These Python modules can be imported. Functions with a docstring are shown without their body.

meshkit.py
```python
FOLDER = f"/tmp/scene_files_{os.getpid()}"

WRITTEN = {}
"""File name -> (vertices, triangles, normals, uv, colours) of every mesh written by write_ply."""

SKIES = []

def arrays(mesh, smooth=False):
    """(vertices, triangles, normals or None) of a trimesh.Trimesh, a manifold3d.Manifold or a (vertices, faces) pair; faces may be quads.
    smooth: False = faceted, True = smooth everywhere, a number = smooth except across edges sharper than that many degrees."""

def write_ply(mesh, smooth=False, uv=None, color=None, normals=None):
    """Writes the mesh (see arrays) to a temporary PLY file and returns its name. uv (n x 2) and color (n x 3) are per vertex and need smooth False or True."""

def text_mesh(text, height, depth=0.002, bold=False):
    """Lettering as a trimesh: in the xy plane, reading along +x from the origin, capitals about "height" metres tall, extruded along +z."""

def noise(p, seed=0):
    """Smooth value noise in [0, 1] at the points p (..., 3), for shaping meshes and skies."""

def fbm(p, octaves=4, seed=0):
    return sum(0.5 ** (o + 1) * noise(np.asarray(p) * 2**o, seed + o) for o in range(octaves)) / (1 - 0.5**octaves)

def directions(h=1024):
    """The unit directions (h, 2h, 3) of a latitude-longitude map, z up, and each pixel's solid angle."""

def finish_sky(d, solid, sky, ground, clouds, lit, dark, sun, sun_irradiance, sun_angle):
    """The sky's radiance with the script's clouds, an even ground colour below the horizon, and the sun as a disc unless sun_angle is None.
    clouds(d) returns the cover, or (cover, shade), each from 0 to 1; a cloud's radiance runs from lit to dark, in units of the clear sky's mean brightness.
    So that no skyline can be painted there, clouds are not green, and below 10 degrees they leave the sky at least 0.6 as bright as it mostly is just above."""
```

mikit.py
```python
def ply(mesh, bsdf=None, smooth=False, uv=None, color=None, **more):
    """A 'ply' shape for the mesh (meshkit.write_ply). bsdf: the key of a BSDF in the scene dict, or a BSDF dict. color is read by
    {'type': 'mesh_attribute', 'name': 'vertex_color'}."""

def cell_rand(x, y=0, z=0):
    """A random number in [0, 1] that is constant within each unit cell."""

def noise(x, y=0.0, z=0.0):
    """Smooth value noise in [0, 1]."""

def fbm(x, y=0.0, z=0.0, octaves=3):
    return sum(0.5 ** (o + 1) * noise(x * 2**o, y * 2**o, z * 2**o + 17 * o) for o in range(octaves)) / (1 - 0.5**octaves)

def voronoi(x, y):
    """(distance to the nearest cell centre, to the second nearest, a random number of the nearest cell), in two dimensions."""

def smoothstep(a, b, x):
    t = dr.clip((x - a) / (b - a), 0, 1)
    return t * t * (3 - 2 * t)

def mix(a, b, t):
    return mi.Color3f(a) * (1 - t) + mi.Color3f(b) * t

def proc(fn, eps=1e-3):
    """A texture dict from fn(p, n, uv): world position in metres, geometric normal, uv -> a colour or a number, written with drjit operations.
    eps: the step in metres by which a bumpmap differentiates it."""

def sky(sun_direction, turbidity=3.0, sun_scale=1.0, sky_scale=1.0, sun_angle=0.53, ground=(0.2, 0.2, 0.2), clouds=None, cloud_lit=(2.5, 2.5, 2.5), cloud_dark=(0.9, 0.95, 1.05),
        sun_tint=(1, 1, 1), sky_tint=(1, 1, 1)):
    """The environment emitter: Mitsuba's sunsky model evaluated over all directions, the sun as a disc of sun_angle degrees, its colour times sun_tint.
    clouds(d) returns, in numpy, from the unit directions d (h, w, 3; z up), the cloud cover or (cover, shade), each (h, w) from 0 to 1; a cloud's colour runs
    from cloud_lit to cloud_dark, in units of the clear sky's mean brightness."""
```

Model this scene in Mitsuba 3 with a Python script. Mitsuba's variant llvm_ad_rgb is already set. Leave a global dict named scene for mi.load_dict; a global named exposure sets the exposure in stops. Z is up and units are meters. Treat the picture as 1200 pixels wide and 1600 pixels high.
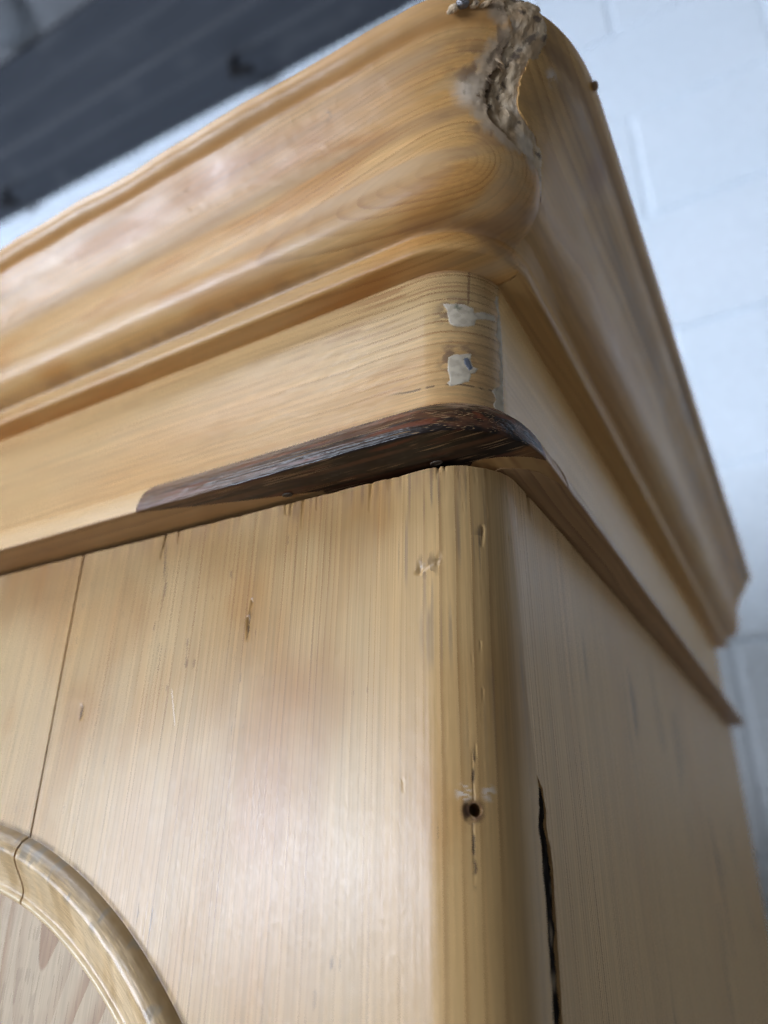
import math, numpy as np, trimesh, drjit as dr, mitsuba as mi, mikit, meshkit
from mikit import noise, fbm, smoothstep, mix, cell_rand, proc
import shapely
from shapely.geometry import Polygon

T = mi.ScalarTransform4f
scene, labels = {}, {}
RNG = np.random.default_rng(7)

# ------------------------------------------------------------------ camera, light, exposure
CAM = np.array([0.05919, -0.15697, -0.09511])
YAW, PITCH, ROLL, FPX = 0.529236, 0.435009, 0.016711, 1111.5
fwd = np.array([-math.sin(YAW) * math.cos(PITCH), math.cos(YAW) * math.cos(PITCH), math.sin(PITCH)])
right = np.array([math.cos(YAW), math.sin(YAW), 0.0])
up = np.cross(right, fwd)
up = -math.sin(ROLL) * right + math.cos(ROLL) * up
scene['camera'] = {
    'type': 'thinlens', 'fov': math.degrees(2 * math.atan(600 / FPX)), 'fov_axis': 'x',
    'aperture_radius': 0.0018, 'focus_distance': 0.190, 'near_clip': 0.01, 'far_clip': 60.0,
    'to_world': T().look_at(origin=CAM.tolist(), target=(CAM + fwd).tolist(), up=up.tolist())}
exposure = -0.06

# daylight from the open doorway in front and to the left of the wardrobe, and weak all-round room light
def area_light(center, target, w, h, rgb):
    return {'type': 'rectangle', 'to_world': T().look_at(origin=center, target=target, up=[0, 0, 1]) @ T().scale([w / 2, h / 2, 1]),
            'emitter': {'type': 'area', 'radiance': {'type': 'rgb', 'value': rgb}}}
scene['daylight_doorway'] = area_light([-2.45, -3.0, -0.22], [-2.45 + 0.3, 0.0, -0.22], 2.0, 0.96, [27.4, 30.8, 37.2])
scene['added_top_light'] = area_light([-1.7, -1.3, 2.15], [-0.2, 0.2, 0.0], 1.3, 1.0, [9.6, 10.4, 12.0])  # unseen overhead lamp, added to light upward faces and leave soffits darker
scene['room_light'] = {'type': 'constant', 'radiance': {'type': 'rgb', 'value': [0.155, 0.16, 0.17]}}

# ------------------------------------------------------------------ helpers
def add(key, mesh, bsdf, smooth=True, **more):
    k, n = key, 0
    while k in scene:
        n += 1
        k = f'{key}_{n:03d}'
    scene[k] = mikit.ply(mesh, bsdf, smooth=smooth, **more)
    return k

def tag(key, label=None, category=None, group=None, kind=None):
    labels[key] = {a: b for a, b in (('label', label), ('category', category), ('group', group), ('kind', kind)) if b}

def grid_faces(n, m):
    i = np.arange(n * m).reshape(n, m)
    a, b, c, d = i[:-1, :-1].ravel(), i[1:, :-1].ravel(), i[1:, 1:].ravel(), i[:-1, 1:].ravel()
    return np.vstack([np.stack([a, b, c], 1), np.stack([a, c, d], 1)])

def join(parts):
    v, f, at = [], [], 0
    for p, q in parts:
        v.append(p); f.append(q + at); at += len(p)
    return np.vstack(v), np.vstack(f)

def sheet(P, flip=False):
    f = grid_faces(*P.shape[:2])
    return P.reshape(-1, 3), (f[:, ::-1] if flip else f)

def grid_normals(P):
    n = np.cross(np.gradient(P, axis=0), np.gradient(P, axis=1))
    return n / np.maximum(np.linalg.norm(n, axis=-1, keepdims=True), 1e-12)

def ss(a, b, x):
    t = np.clip((x - a) / (b - a), 0, 1)
    return t * t * (3 - 2 * t)

def fb(x, y=0.0, z=0.0, octaves=3, seed=0):
    x, y, z = np.broadcast_arrays(np.asarray(x, float), y, z)
    return meshkit.fbm(np.stack([x, y, z], -1) + 50.0, octaves, seed) - 0.5

def rounded_box(size, r=0.003):
    sx, sy, sz = np.array(size) / 2
    rx, ry, rz = np.broadcast_to(r, 3)
    pts = [(a * (sx - (rx if k != 0 else 0)), b * (sy - (ry if k != 1 else 0)), c * (sz - (rz if k != 2 else 0)))
           for a in (-1, 1) for b in (-1, 1) for c in (-1, 1) for k in range(3)]
    return trimesh.Trimesh(np.array(pts)).convex_hull

def box(lo, hi, r=0.002):
    lo, hi = np.array(lo, float), np.array(hi, float)
    m = rounded_box(hi - lo, r)
    m.apply_translation((lo + hi) / 2)
    return m

# the plan of the wardrobe's corner, in mm: s < 0 along the front, 0..90 degrees round the corner, s > 90 along the side; o = distance out of the body
RC = 20.0
def plan(s, o):
    s, o = np.broadcast_arrays(np.asarray(s, float), np.asarray(o, float))
    th = np.radians(np.clip(s, 0, 90))
    x = -RC + (RC + o) * np.sin(th) + np.minimum(s, 0)
    y = RC - (RC + o) * np.cos(th) + np.maximum(s - 90, 0)
    return x, y

def pt(s, o, z):
    x, y = plan(s, o)
    return np.stack([x, y, np.broadcast_to(z, x.shape)], -1) / 1000.0

# ------------------------------------------------------------------ materials
def principled(color, rough=0.4, spec=0.5, bump=None, bscale=1.0, **more):
    b = {'type': 'principled', 'base_color': color, 'roughness': rough, 'specular': spec, **more}
    if bump is not None:
        b = {'type': 'bumpmap', 'arbitrary': bump, 'scale': bscale, 'bsdf': b}
    return {'type': 'twosided', 'bsdf': b}

def rgb(*c):
    return {'type': 'rgb', 'value': list(c)}

def rings(r, sp, sharp=0.93, seed=0.0, lo=0.30):
    """0..1 line strength of late wood at the distance r from the pith"""
    t = r / sp + 1.3 * noise(r / sp * 0.31 + seed, 3.1, 0.7)
    k = dr.floor(t)
    fr = t - k
    return smoothstep(lo, sharp, fr) * (1 - smoothstep(sharp, 1.0, fr)) * (0.25 + 0.75 * cell_rand(k, seed)), k

def wood_color(a, b, c, r, sp, early, late, amt=0.75, warm=None, warm_amt=0.5, seed=0.0, fibre=0.20, sharp=0.93, lo=0.30):
    """solid wood: a along the grain, b and c across, r the distance from the pith (all in metres)"""
    line, k = rings(r, sp, sharp, seed, lo)
    f1 = noise(a * 45, b * 2600, c * 2600)
    f2 = noise(a * 12 + 7, b * 700, c * 700)
    col = mix(early, late, amt * line * (0.45 + 0.7 * f2 + 0.4 * noise(a * 55, b * 160, c * 160)))
    if warm is not None:
        w = smoothstep(0.42, 0.75, fbm(a * 9 + seed, b * 34, c * 34))
        col = mix(col, warm, warm_amt * w)
    tone = (1 - fibre * (f1 - 0.5)) * (0.955 + 0.09 * f2) * (0.95 + 0.10 * cell_rand(k, seed + 3))
    return col * tone * mi.Color3f(1.0, 0.935, 0.80)

def spot(p, q, r0, r1):
    d = dr.sqrt(dr.square(p.x - q[0]) + dr.square(p.y - q[1]) + dr.square(p.z - q[2]))
    return 1 - smoothstep(r0, r1, d)

EARLY, LATE, WARM = (0.53, 0.365, 0.215), (0.27, 0.125, 0.048), (0.46, 0.245, 0.105)

def c_front_board(p, n, uv):
    a, b, c = p.z, p.x, p.y
    w = 0.004 * (noise(a * 7, b * 18, 1.0) - 0.5) + 0.0012 * (noise(a * 40, b * 60, 4.0) - 0.5)
    # spacing of the rings opens towards the corner
    r = dr.sqrt(dr.square(b - 0.16 + 0.5 * w) + dr.square(c - 0.10)) + 0.012 * a
    corner = smoothstep(-0.048, -0.008, b)
    col = wood_color(a, b, c, r, 0.0018, (0.450, 0.325, 0.178), (0.25, 0.14, 0.065), 0.62, (0.45, 0.29, 0.145), 0.35, 1.0, lo=0.58)
    col2 = wood_color(a, b, c, r, 0.0040, (0.475, 0.325, 0.165), (0.24, 0.125, 0.05), 0.65, (0.40, 0.245, 0.095), 0.5, 2.0, sharp=0.95, lo=0.60)
    col = mix(col, col2, corner)
    # pinkish bleached patches
    pk = smoothstep(0.40, 0.70, fbm(b * 26 + 3, a * 17 + 5, 2.0))
    col = col * mix((1.05, 1.06, 1.06), (0.86, 0.75, 0.60), pk * (1 - 0.5 * corner) * (0.25 + 0.75 * smoothstep(-0.125, -0.055, a)))
    pk = smoothstep(0.50, 0.75, fbm(b * 60 + 9, a * 34 + 1, 6.0))
    col = col * mix((1.0, 1.0, 1.0), (0.95, 0.88, 0.79), pk)
    # grey weathered streaks and dirt near the top of the corner
    st = smoothstep(0.58, 0.80, noise(b * 900, a * 40, c * 900)) * smoothstep(0.40, 0.65, noise(b * 120, a * 45, 5.0)) * smoothstep(-0.10, -0.01, a) * smoothstep(-0.045, -0.015, b)
    col = mix(col, (0.17, 0.125, 0.09), 0.7 * st)
    dk = smoothstep(0.90, 0.96, noise(b * 1500, a * 150, c * 1500)) * smoothstep(0.60, 0.75, noise(b * 90, a * 45, 9.0))
    col = mix(col, (0.13, 0.075, 0.04), 0.55 * dk)
    x_ = b + 0.1191 - 0.0017 * (a / -0.017)
    ck = (1 - smoothstep(0.0001, 0.0004, dr.abs(x_ + 0.0012 * (noise(a * 160, 1.0, 0.0) - 0.5)))) * smoothstep(-0.019, -0.012, a)
    ck = dr.maximum(ck, (1 - smoothstep(0.00015, 0.0004, dr.abs(b + 0.0097 - 0.02 * (a + 0.088) + 0.0006 * (noise(a * 500, 1.0, 0.0) - 0.5)))) * smoothstep(-0.105, -0.101, a) * (1 - smoothstep(-0.078, -0.074, a)) * smoothstep(0.25, 0.45, noise(a * 420, 2.0, 1.0)))
    ck = dr.maximum(ck, (1 - smoothstep(0.0002, 0.0007, dr.abs(b + 0.0785 + 0.0008 * (noise(a * 400, 1.0, 0.0) - 0.5)))) * (1 - smoothstep(0.002, 0.0055, dr.abs(a + 0.0375))) * smoothstep(0.3, 0.5, noise(a * 700, b * 900, 1.0)))
    ck = dr.maximum(ck, (1 - smoothstep(0.0002, 0.0006, dr.abs(b + 0.1458))) * (1 - smoothstep(0.001, 0.003, dr.abs(a + 0.058))))
    nk = spot(p, (-0.0190, 0.0, -0.0290), 0.0015, 0.0050) * smoothstep(0.54, 0.64, noise(b * 900, a * 500, 3.0))
    nk = dr.maximum(nk, spot(p, (-0.0055, 0.006, -0.0205), 0.001, 0.0032) * smoothstep(0.56, 0.66, noise(b * 900, a * 350, 5.0)))
    ck = dr.maximum(ck, 0.5 * nk)
    col = mix(col, (0.055, 0.03, 0.018), 0.85 * ck)
    top = smoothstep(-0.012, 0.0, a) * smoothstep(0.35, 0.75, noise(b * 500, a * 60, c * 400))
    col = mix(col, (0.30, 0.17, 0.08), 0.5 * top)
    tl = smoothstep(0.62, 0.74, noise(b * 800, a * 40, c * 800)) * smoothstep(-0.0075, -0.001, a + 0.006 * (noise(b * 300, c * 300, 2.0) - 0.6)) * smoothstep(-0.10, -0.06, b)
    col = mix(col, (0.085, 0.045, 0.022), 0.28 * tl)
    # near-black inside the open joints, a light scratch
    inner = smoothstep(0.0008, 0.0018, c) * (1 - smoothstep(-0.03, -0.02, b))
    col = mix(col, (0.030, 0.019, 0.012), 0.95 * inner)
    sc = (1 - smoothstep(0.00008, 0.00028, dr.abs((b + 0.1045) * 0.953 + (a + 0.0593) * 0.303))) * (1 - smoothstep(0.0045, 0.006, dr.abs(a + 0.0593)))
    col = mix(col, (0.62, 0.52, 0.38), 0.7 * sc)
    # dark line along the round moulding, dirt round the old peg hole
    d = dr.sqrt(dr.square(b + 0.2022) + dr.square(a + 0.2563))
    rim = (1 - smoothstep(0.0002, 0.0022, d - 0.1666)) * (0.35 + 0.65 * smoothstep(0.3, 0.6, fbm(b * 350, a * 350, 0.0)))
    col = mix(col, (0.13, 0.085, 0.045), 0.75 * rim)
    hole = spot(p, (-0.0099, 0.0030, -0.0884), 0.0014, 0.0034) * smoothstep(0.2, 0.55, fbm(b * 600, a * 300, 1.0) + 0.12)
    col = mix(col, (0.07, 0.03, 0.018), 0.92 * hole)
    chip = spot(p, (-0.0115, 0.002, -0.0846), 0.0008, 0.0026) + spot(p, (-0.0062, 0.0045, -0.0846), 0.0008, 0.0026)
    col = mix(col, (0.62, 0.56, 0.48), 0.6 * dr.minimum(chip, 1) * smoothstep(0.4, 0.6, noise(b * 900, a * 2200, 0.0)))
    return col

def b_wood_z(p, n, uv):
    return noise(p.x * 2400, p.y * 2400, p.z * 60) * 0.000022 + fbm(p.x * 500, p.y * 500, p.z * 300) * 0.00003

def b_wood_x(p, n, uv):
    return noise(p.z * 2400, p.y * 2400, p.x * 60) * 0.000022 + fbm(p.z * 400, p.y * 400, p.x * 200) * 0.00003

def r_wax(p, n, uv):
    return 0.265 + 0.09 * fbm(p.x * 45, p.y * 45, p.z * 30) + 0.06 * noise(p.x * 1500, p.y * 1500, p.z * 900)

def r_cornice(p, n, uv):
    return 0.28 + 0.20 * fbm(p.x * 60, p.y * 90, p.z * 90) + 0.08 * noise(p.x * 700, p.y * 1500, p.z * 1500)

def c_side_board(p, n, uv):
    a, b, c = p.z, p.y, p.x
    w = 0.006 * (noise(a * 5, b * 11, 1.0) - 0.5)
    r = b + w + 0.03 * a
    col = wood_color(a, b, c, r, 0.0019, (0.53, 0.36, 0.18), (0.32, 0.175, 0.07), 0.75, (0.50, 0.31, 0.15), 0.45, 4.0)
    dk = smoothstep(0.74, 0.84, noise(b * 260, a * 22, 2.0)) * smoothstep(0.6, 0.75, noise(b * 30, a * 25, 9.0))
    inner = (1 - smoothstep(-0.0035, -0.0010, p.x)) * (1 - smoothstep(0.030, 0.034, p.y))
    col = mix(col, (0.13, 0.085, 0.05), 0.6 * dk)
    return mix(col, mix((0.025, 0.017, 0.012), (0.17, 0.115, 0.07), smoothstep(0.5, 0.8, noise(p.x * 600, b * 900, a * 150))), 0.9 * inner)

def crease(p, z0, w):
    return 1 - smoothstep(0.0, w, dr.abs(p.z - z0))

def c_front_cornice(p, n, uv):
    a, b, c = p.x, p.y, p.z
    w = 0.0022 * (noise(a * 14, b * 30, c * 30) - 0.5) + 0.0010 * (noise(a * 70, b * 90, c * 110) - 0.5)
    near = smoothstep(-0.11, -0.02, a)
    da = a - 0.004
    le = 0.017 * (1 - dr.exp(-dr.maximum(-da, 0) / 0.05))
    r = dr.sqrt(dr.square(le) + 0.75 * dr.square(dr.maximum(da, 0)) + dr.square(c - 0.0885 - 0.03 * a) + 0.8 * dr.square(b + 0.0205)) + w
    col = wood_color(a, b, c, r, 0.0016, (0.51, 0.318, 0.132), (0.27, 0.12, 0.038), 0.20 + 0.42 * near, (0.47, 0.245, 0.078), 0.5, 6.0, sharp=0.92, lo=0.45)
    amb = smoothstep(0.45, 0.72, fbm(a * 22 + 2, b * 60, c * 75))
    col = col * mix((1.04, 1.04, 1.04), (0.90, 0.76, 0.58), amb)
    # longitudinal tone streaks, with shade painted into the cove under the lip
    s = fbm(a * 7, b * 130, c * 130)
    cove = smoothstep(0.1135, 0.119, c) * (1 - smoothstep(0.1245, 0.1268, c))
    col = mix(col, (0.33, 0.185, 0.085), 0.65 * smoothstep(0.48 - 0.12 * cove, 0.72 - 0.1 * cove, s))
    col = mix(col, (0.56, 0.40, 0.22), 0.35 * smoothstep(0.52, 0.75, fbm(a * 14 + 5, b * 120, c * 120)))
    lip = smoothstep(0.1265, 0.1285, c)
    col = mix(col, (0.50, 0.275, 0.10), 0.5 * lip)
    gro = crease(p, 0.1276 + 0.0012 * (noise(a * 48, 4.0, 1.0) - 0.5), 0.0020) * (0.55 + 0.45 * noise(a * 60, 3.0, 1.0))
    col = mix(col, (0.48, 0.225, 0.06), 0.7 * gro)
    und = crease(p, 0.0778, 0.0022) * (0.45 + 0.55 * smoothstep(0.3, 0.7, fbm(a * 160, b * 160, 2.0)))  # soft brown shade painted into the crease above the fillet
    col = mix(col, (0.20, 0.11, 0.055), 0.55 * und)
    # bleached filler smears and dirt beside the broken mitre
    sm = dr.maximum(spot(p, (0.0075, -0.0205, 0.1135), 0.002, 0.008), dr.maximum(spot(p, (0.020, -0.011, 0.106), 0.002, 0.008), spot(p, (0.0235, -0.024, 0.134), 0.001, 0.006)))
    col = mix(col, (0.60, 0.53, 0.43), 0.8 * sm * smoothstep(0.36, 0.58, fbm(a * 260, b * 260, c * 260)))
    dz = dr.maximum(spot(p, (0.010, -0.024, 0.119), 0.002, 0.010), spot(p, (0.0, -0.026, 0.103), 0.001, 0.006))
    col = mix(col, (0.13, 0.075, 0.045), 0.75 * dz * smoothstep(0.46, 0.66, fbm(a * 220, b * 220, c * 300)))
    ed = mi.Float(1)
    for q in ((0.0222, -0.0290, 0.1300), (0.0208, -0.0245, 0.1247), (0.0190, -0.0239, 0.1225), (0.0170, -0.0233, 0.1203), (0.0148, -0.0225, 0.1177), (0.0125, -0.0216, 0.1151), (0.0112, -0.0206, 0.1131), (0.0106, -0.0199, 0.1113), (0.0105, -0.0188, 0.1090), (0.0105, -0.0176, 0.1067), (0.0118, -0.0153, 0.1029), (0.0138, -0.0127, 0.0999), (0.0164, -0.0090, 0.0979), (0.0190, -0.0030, 0.0955)):
        ed = dr.minimum(ed, dr.sqrt(dr.square(a - q[0]) + dr.square(b - q[1]) + dr.square(c - q[2])))
    fr = fbm(a * 420, b * 420, c * 200)
    col = mix(col, (0.42, 0.325, 0.225), 0.8 * (1 - smoothstep(0.0018, 0.0052, ed + 0.005 * (fr - 0.5))))
    col = mix(col, (0.15, 0.095, 0.06), 0.6 * smoothstep(0.55, 0.66, fbm(a * 300, b * 300, c * 130)) * (1 - smoothstep(0.003, 0.009, ed)))
    kn = spot(p, (-0.038, -0.0335, 0.1195), 0.0006, 0.003) * smoothstep(0.4, 0.6, fbm(a * 500, c * 800, 3.0))
    return mix(col, (0.07, 0.07, 0.075), 0.8 * kn)

def c_side_cornice(p, n, uv):
    a, b, c = p.y, p.x, p.z
    w = 0.006 * (noise(a * 7, b * 14, c * 14) - 0.5)
    r = dr.sqrt(dr.square(b + 0.05) + dr.square(c - 0.118 + 0.03 * a) + 0.05 * dr.square(dr.minimum(a, 0.03) - 0.03)) + 0.6 * w
    col = wood_color(a, b, c, r, 0.0022, (0.52, 0.325, 0.130), (0.29, 0.14, 0.045), 0.5, (0.45, 0.25, 0.10), 0.6, 8.0)
    s = smoothstep(0.45, 0.75, fbm(a * 14, b * 120, c * 120))
    col = mix(col, (0.25, 0.155, 0.085), 0.65 * s * smoothstep(0.095, 0.125, c))
    kn = spot(p, (0.0335, 0.034, 0.121), 0.002, 0.012)
    col = mix(col, (0.25, 0.12, 0.07), 0.5 * kn)
    gro = crease(p, 0.1276, 0.002)
    sm = spot(p, (0.0305, -0.008, 0.1215), 0.0006, 0.004) * smoothstep(0.4, 0.6, fbm(a * 350, b * 350, c * 350))
    col = mix(col, (0.62, 0.58, 0.52), 0.6 * sm)
    return mix(col, (0.24, 0.13, 0.055), 0.5 * gro)

def c_front_frieze(p, n, uv):
    a, b, c = p.x, p.y, p.z
    cor = smoothstep(-0.10, -0.01, a)
    w = 0.0030 * (noise(a * 13, b * 20, c * 20) - 0.5) + 0.0016 * (noise(a * 60, b * 60, c * 80) - 0.5)
    r = dr.sqrt(dr.square(c + 0.20) + 0.5 * dr.square(b - 0.01) + 0.02 * dr.square(a + 0.02)) + w + 0.02 * a
    fine = wood_color(a, b, c, r, 0.0024, (0.53, 0.365, 0.19), (0.34, 0.18, 0.075), 0.6, (0.52, 0.30, 0.125), 0.45, 11.0)
    bold = wood_color(a, b, c, r, 0.0034, (0.53, 0.38, 0.205), (0.22, 0.11, 0.042), 0.80, (0.48, 0.27, 0.11), 0.55, 12.0, sharp=0.96, lo=0.68)
    bold = bold * (1 - 0.16 * rings(r, 0.0013, 0.9, 13.0)[0])
    col = mix(fine, bold, cor)
    t1 = smoothstep(0.50, 0.70, noise(a * 60, b * 60, c * 800)) * smoothstep(0.40, 0.62, fbm(a * 30, b * 40, c * 90))
    col = mix(col, (0.30, 0.145, 0.06), 0.65 * t1 * (0.25 + 0.75 * cor))
    low = (1 - smoothstep(0.021, 0.034, c)) * smoothstep(0.35, 0.65, fbm(a * 60, b * 60, c * 160))
    col = mix(col, (0.42, 0.20, 0.07), 0.6 * low * cor)
    ck = (1 - smoothstep(0.00015, 0.0005, dr.abs(c - 0.0268 - 0.0014 * (noise(a * 130, 1.0, b * 130) - 0.5) + 0.03 * (a + 0.0)))) * smoothstep(-0.036, -0.024, a) * smoothstep(0.3, 0.5, noise(a * 400, b * 400, 2.0))
    col = mix(col, (0.05, 0.03, 0.02), 0.65 * ck)
    ck2 = (1 - smoothstep(0.0001, 0.0004, dr.abs(a + 0.0065 - 0.05 * (c - 0.06)))) * smoothstep(0.054, 0.058, c)
    col = mix(col, (0.16, 0.09, 0.05), 0.7 * ck2)
    jn = (1 - smoothstep(0.0002, 0.0009, dr.abs(c - 0.0196))) * (0.5 + 0.5 * noise(a * 90, 2.0, b * 90))
    col = mix(col, (0.16, 0.085, 0.04), 0.6 * jn)
    # stain halo round the filled nail holes
    ha = dr.maximum(spot(p, (-0.0095, 0.0022, 0.0535), 0.003, 0.0085), spot(p, (-0.0095, 0.0022, 0.0365), 0.003, 0.0085)) * smoothstep(0.42, 0.62, fbm(a * 330, b * 330, c * 420))
    return mix(col, (0.14, 0.085, 0.055), 0.75 * ha)

def c_side_frieze(p, n, uv):
    a, b, c = p.y, p.x, p.z
    r = c + 0.004 * (noise(a * 8, 1.0, c * 20) - 0.5) + 0.02 * a
    return wood_color(a, b, c, r, 0.0026, (0.60, 0.40, 0.18), (0.45, 0.26, 0.10), 0.45, (0.56, 0.35, 0.155), 0.4, 14.0)

def c_light_moulding(p, n, uv):
    a, b, c = p.x + p.y, p.y * 0.6 + 0.3, p.z
    r = c + 0.5 * p.y + 0.003 * (noise(a * 12, 1.0, c * 40) - 0.5)
    col = wood_color(a, b, c, r, 0.0022, (0.60, 0.43, 0.235), (0.30, 0.16, 0.07), 0.5, (0.50, 0.32, 0.15), 0.45, 16.0)
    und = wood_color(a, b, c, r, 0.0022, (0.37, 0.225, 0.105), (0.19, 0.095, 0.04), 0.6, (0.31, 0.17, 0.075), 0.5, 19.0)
    col = mix(und, col, smoothstep(0.0020, 0.0027, c))  # light-catching face painted paler, shaded underside painted darker
    dk = smoothstep(0.62, 0.75, noise(p.x * 130, p.y * 130, c * 300)) * smoothstep(0.5, 0.7, noise(p.x * 40, p.y * 40, 2.0))
    return mix(col, (0.17, 0.10, 0.055), 0.55 * dk)

def c_side_moulding(p, n, uv):
    a, b, c = p.y, p.x, p.z
    r = b + c + 0.003 * (noise(a * 12, 1.0, c * 40) - 0.5) + 0.004 * noise(a * 20, 3.0, 1.0)
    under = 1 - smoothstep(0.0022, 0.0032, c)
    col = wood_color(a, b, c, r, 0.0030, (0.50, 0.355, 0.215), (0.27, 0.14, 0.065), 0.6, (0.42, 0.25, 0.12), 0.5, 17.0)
    return mix(col, wood_color(a, b, c, r, 0.003, (0.36, 0.215, 0.105), (0.17, 0.08, 0.035), 0.7, (0.30, 0.16, 0.07), 0.6, 18.0), under)  # underside colour darkened to stand in for its shade

def dark_line(p):
    a = p.x + 0.7 * p.y
    return noise(a * 60, p.y * 1500, p.z * 1500), noise(a * 24 + 3, p.y * 520, p.z * 520)

def c_dark_patch(p, n, uv):
    f1, f2 = dark_line(p)
    f3 = noise((p.x + 0.7 * p.y) * 110 + 5, p.y * 2600, p.z * 2600)
    col = mix((0.012, 0.007, 0.005), (0.070, 0.029, 0.014), smoothstep(0.35, 0.8, f2))
    col = mix(col, (0.26, 0.155, 0.075), 0.75 * smoothstep(0.60, 0.82, f3) * smoothstep(0.40, 0.62, fbm(p.x * 70, p.y * 240, p.z * 240)))
    red = smoothstep(0.56, 0.74, fbm(p.x * 40 + 9, p.y * 300, p.z * 300))
    col = mix(col, (0.14, 0.032, 0.012), 0.6 * red)
    brown = 1 - smoothstep(-0.112, -0.045, p.x + 0.03 * (f2 - 0.5))
    col = mix(col, (0.15, 0.078, 0.036), 0.85 * brown * smoothstep(0.15, 0.7, f1))
    # worn back to grey wood at the top of the corner, amber stain on the underside beyond it
    wear = dr.maximum(spot(p, (-0.004, 0.0, 0.0165), 0.002, 0.012), spot(p, (0.0035, 0.008, 0.0185), 0.001, 0.006))
    col = mix(col, (0.30, 0.20, 0.125), 0.75 * wear * smoothstep(0.36, 0.62, fbm(p.x * 300, p.y * 300, p.z * 300)))
    gr = spot(p, (0.010, 0.020, 0.008), 0.002, 0.010)
    col = mix(col, (0.075, 0.07, 0.068), 0.6 * gr * f1)
    am = smoothstep(0.0065, 0.0125, p.y + 0.6 * p.x + 0.003 * (f2 - 0.5)) * (1 - smoothstep(0.0024, 0.0034, p.z))
    return mix(col, (0.17, 0.075, 0.022), 0.8 * am)

def r_dark(p, n, uv):
    f1, f2 = dark_line(p)
    return 0.20 + 0.18 * f1 + 0.14 * fbm(p.x * 500, p.y * 500, p.z * 500)

def b_dark(p, n, uv):
    f1, f2 = dark_line(p)
    return 0.00016 * f1 + 0.00014 * f2 + 0.00012 * fbm(p.x * 900, p.y * 900, p.z * 900)

def c_amber(p, n, uv):
    f = noise(p.x * 700, p.y * 90, p.z * 700)
    return mix((0.44, 0.245, 0.085), (0.28, 0.13, 0.04), f) * (0.8 + 0.4 * noise(p.x * 150, p.y * 40, 1.0))

def ring_polar(p):
    x, z = p.x + 0.2022, p.z + 0.2563
    return dr.sqrt(x * x + z * z), dr.atan2(z, x)

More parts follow.
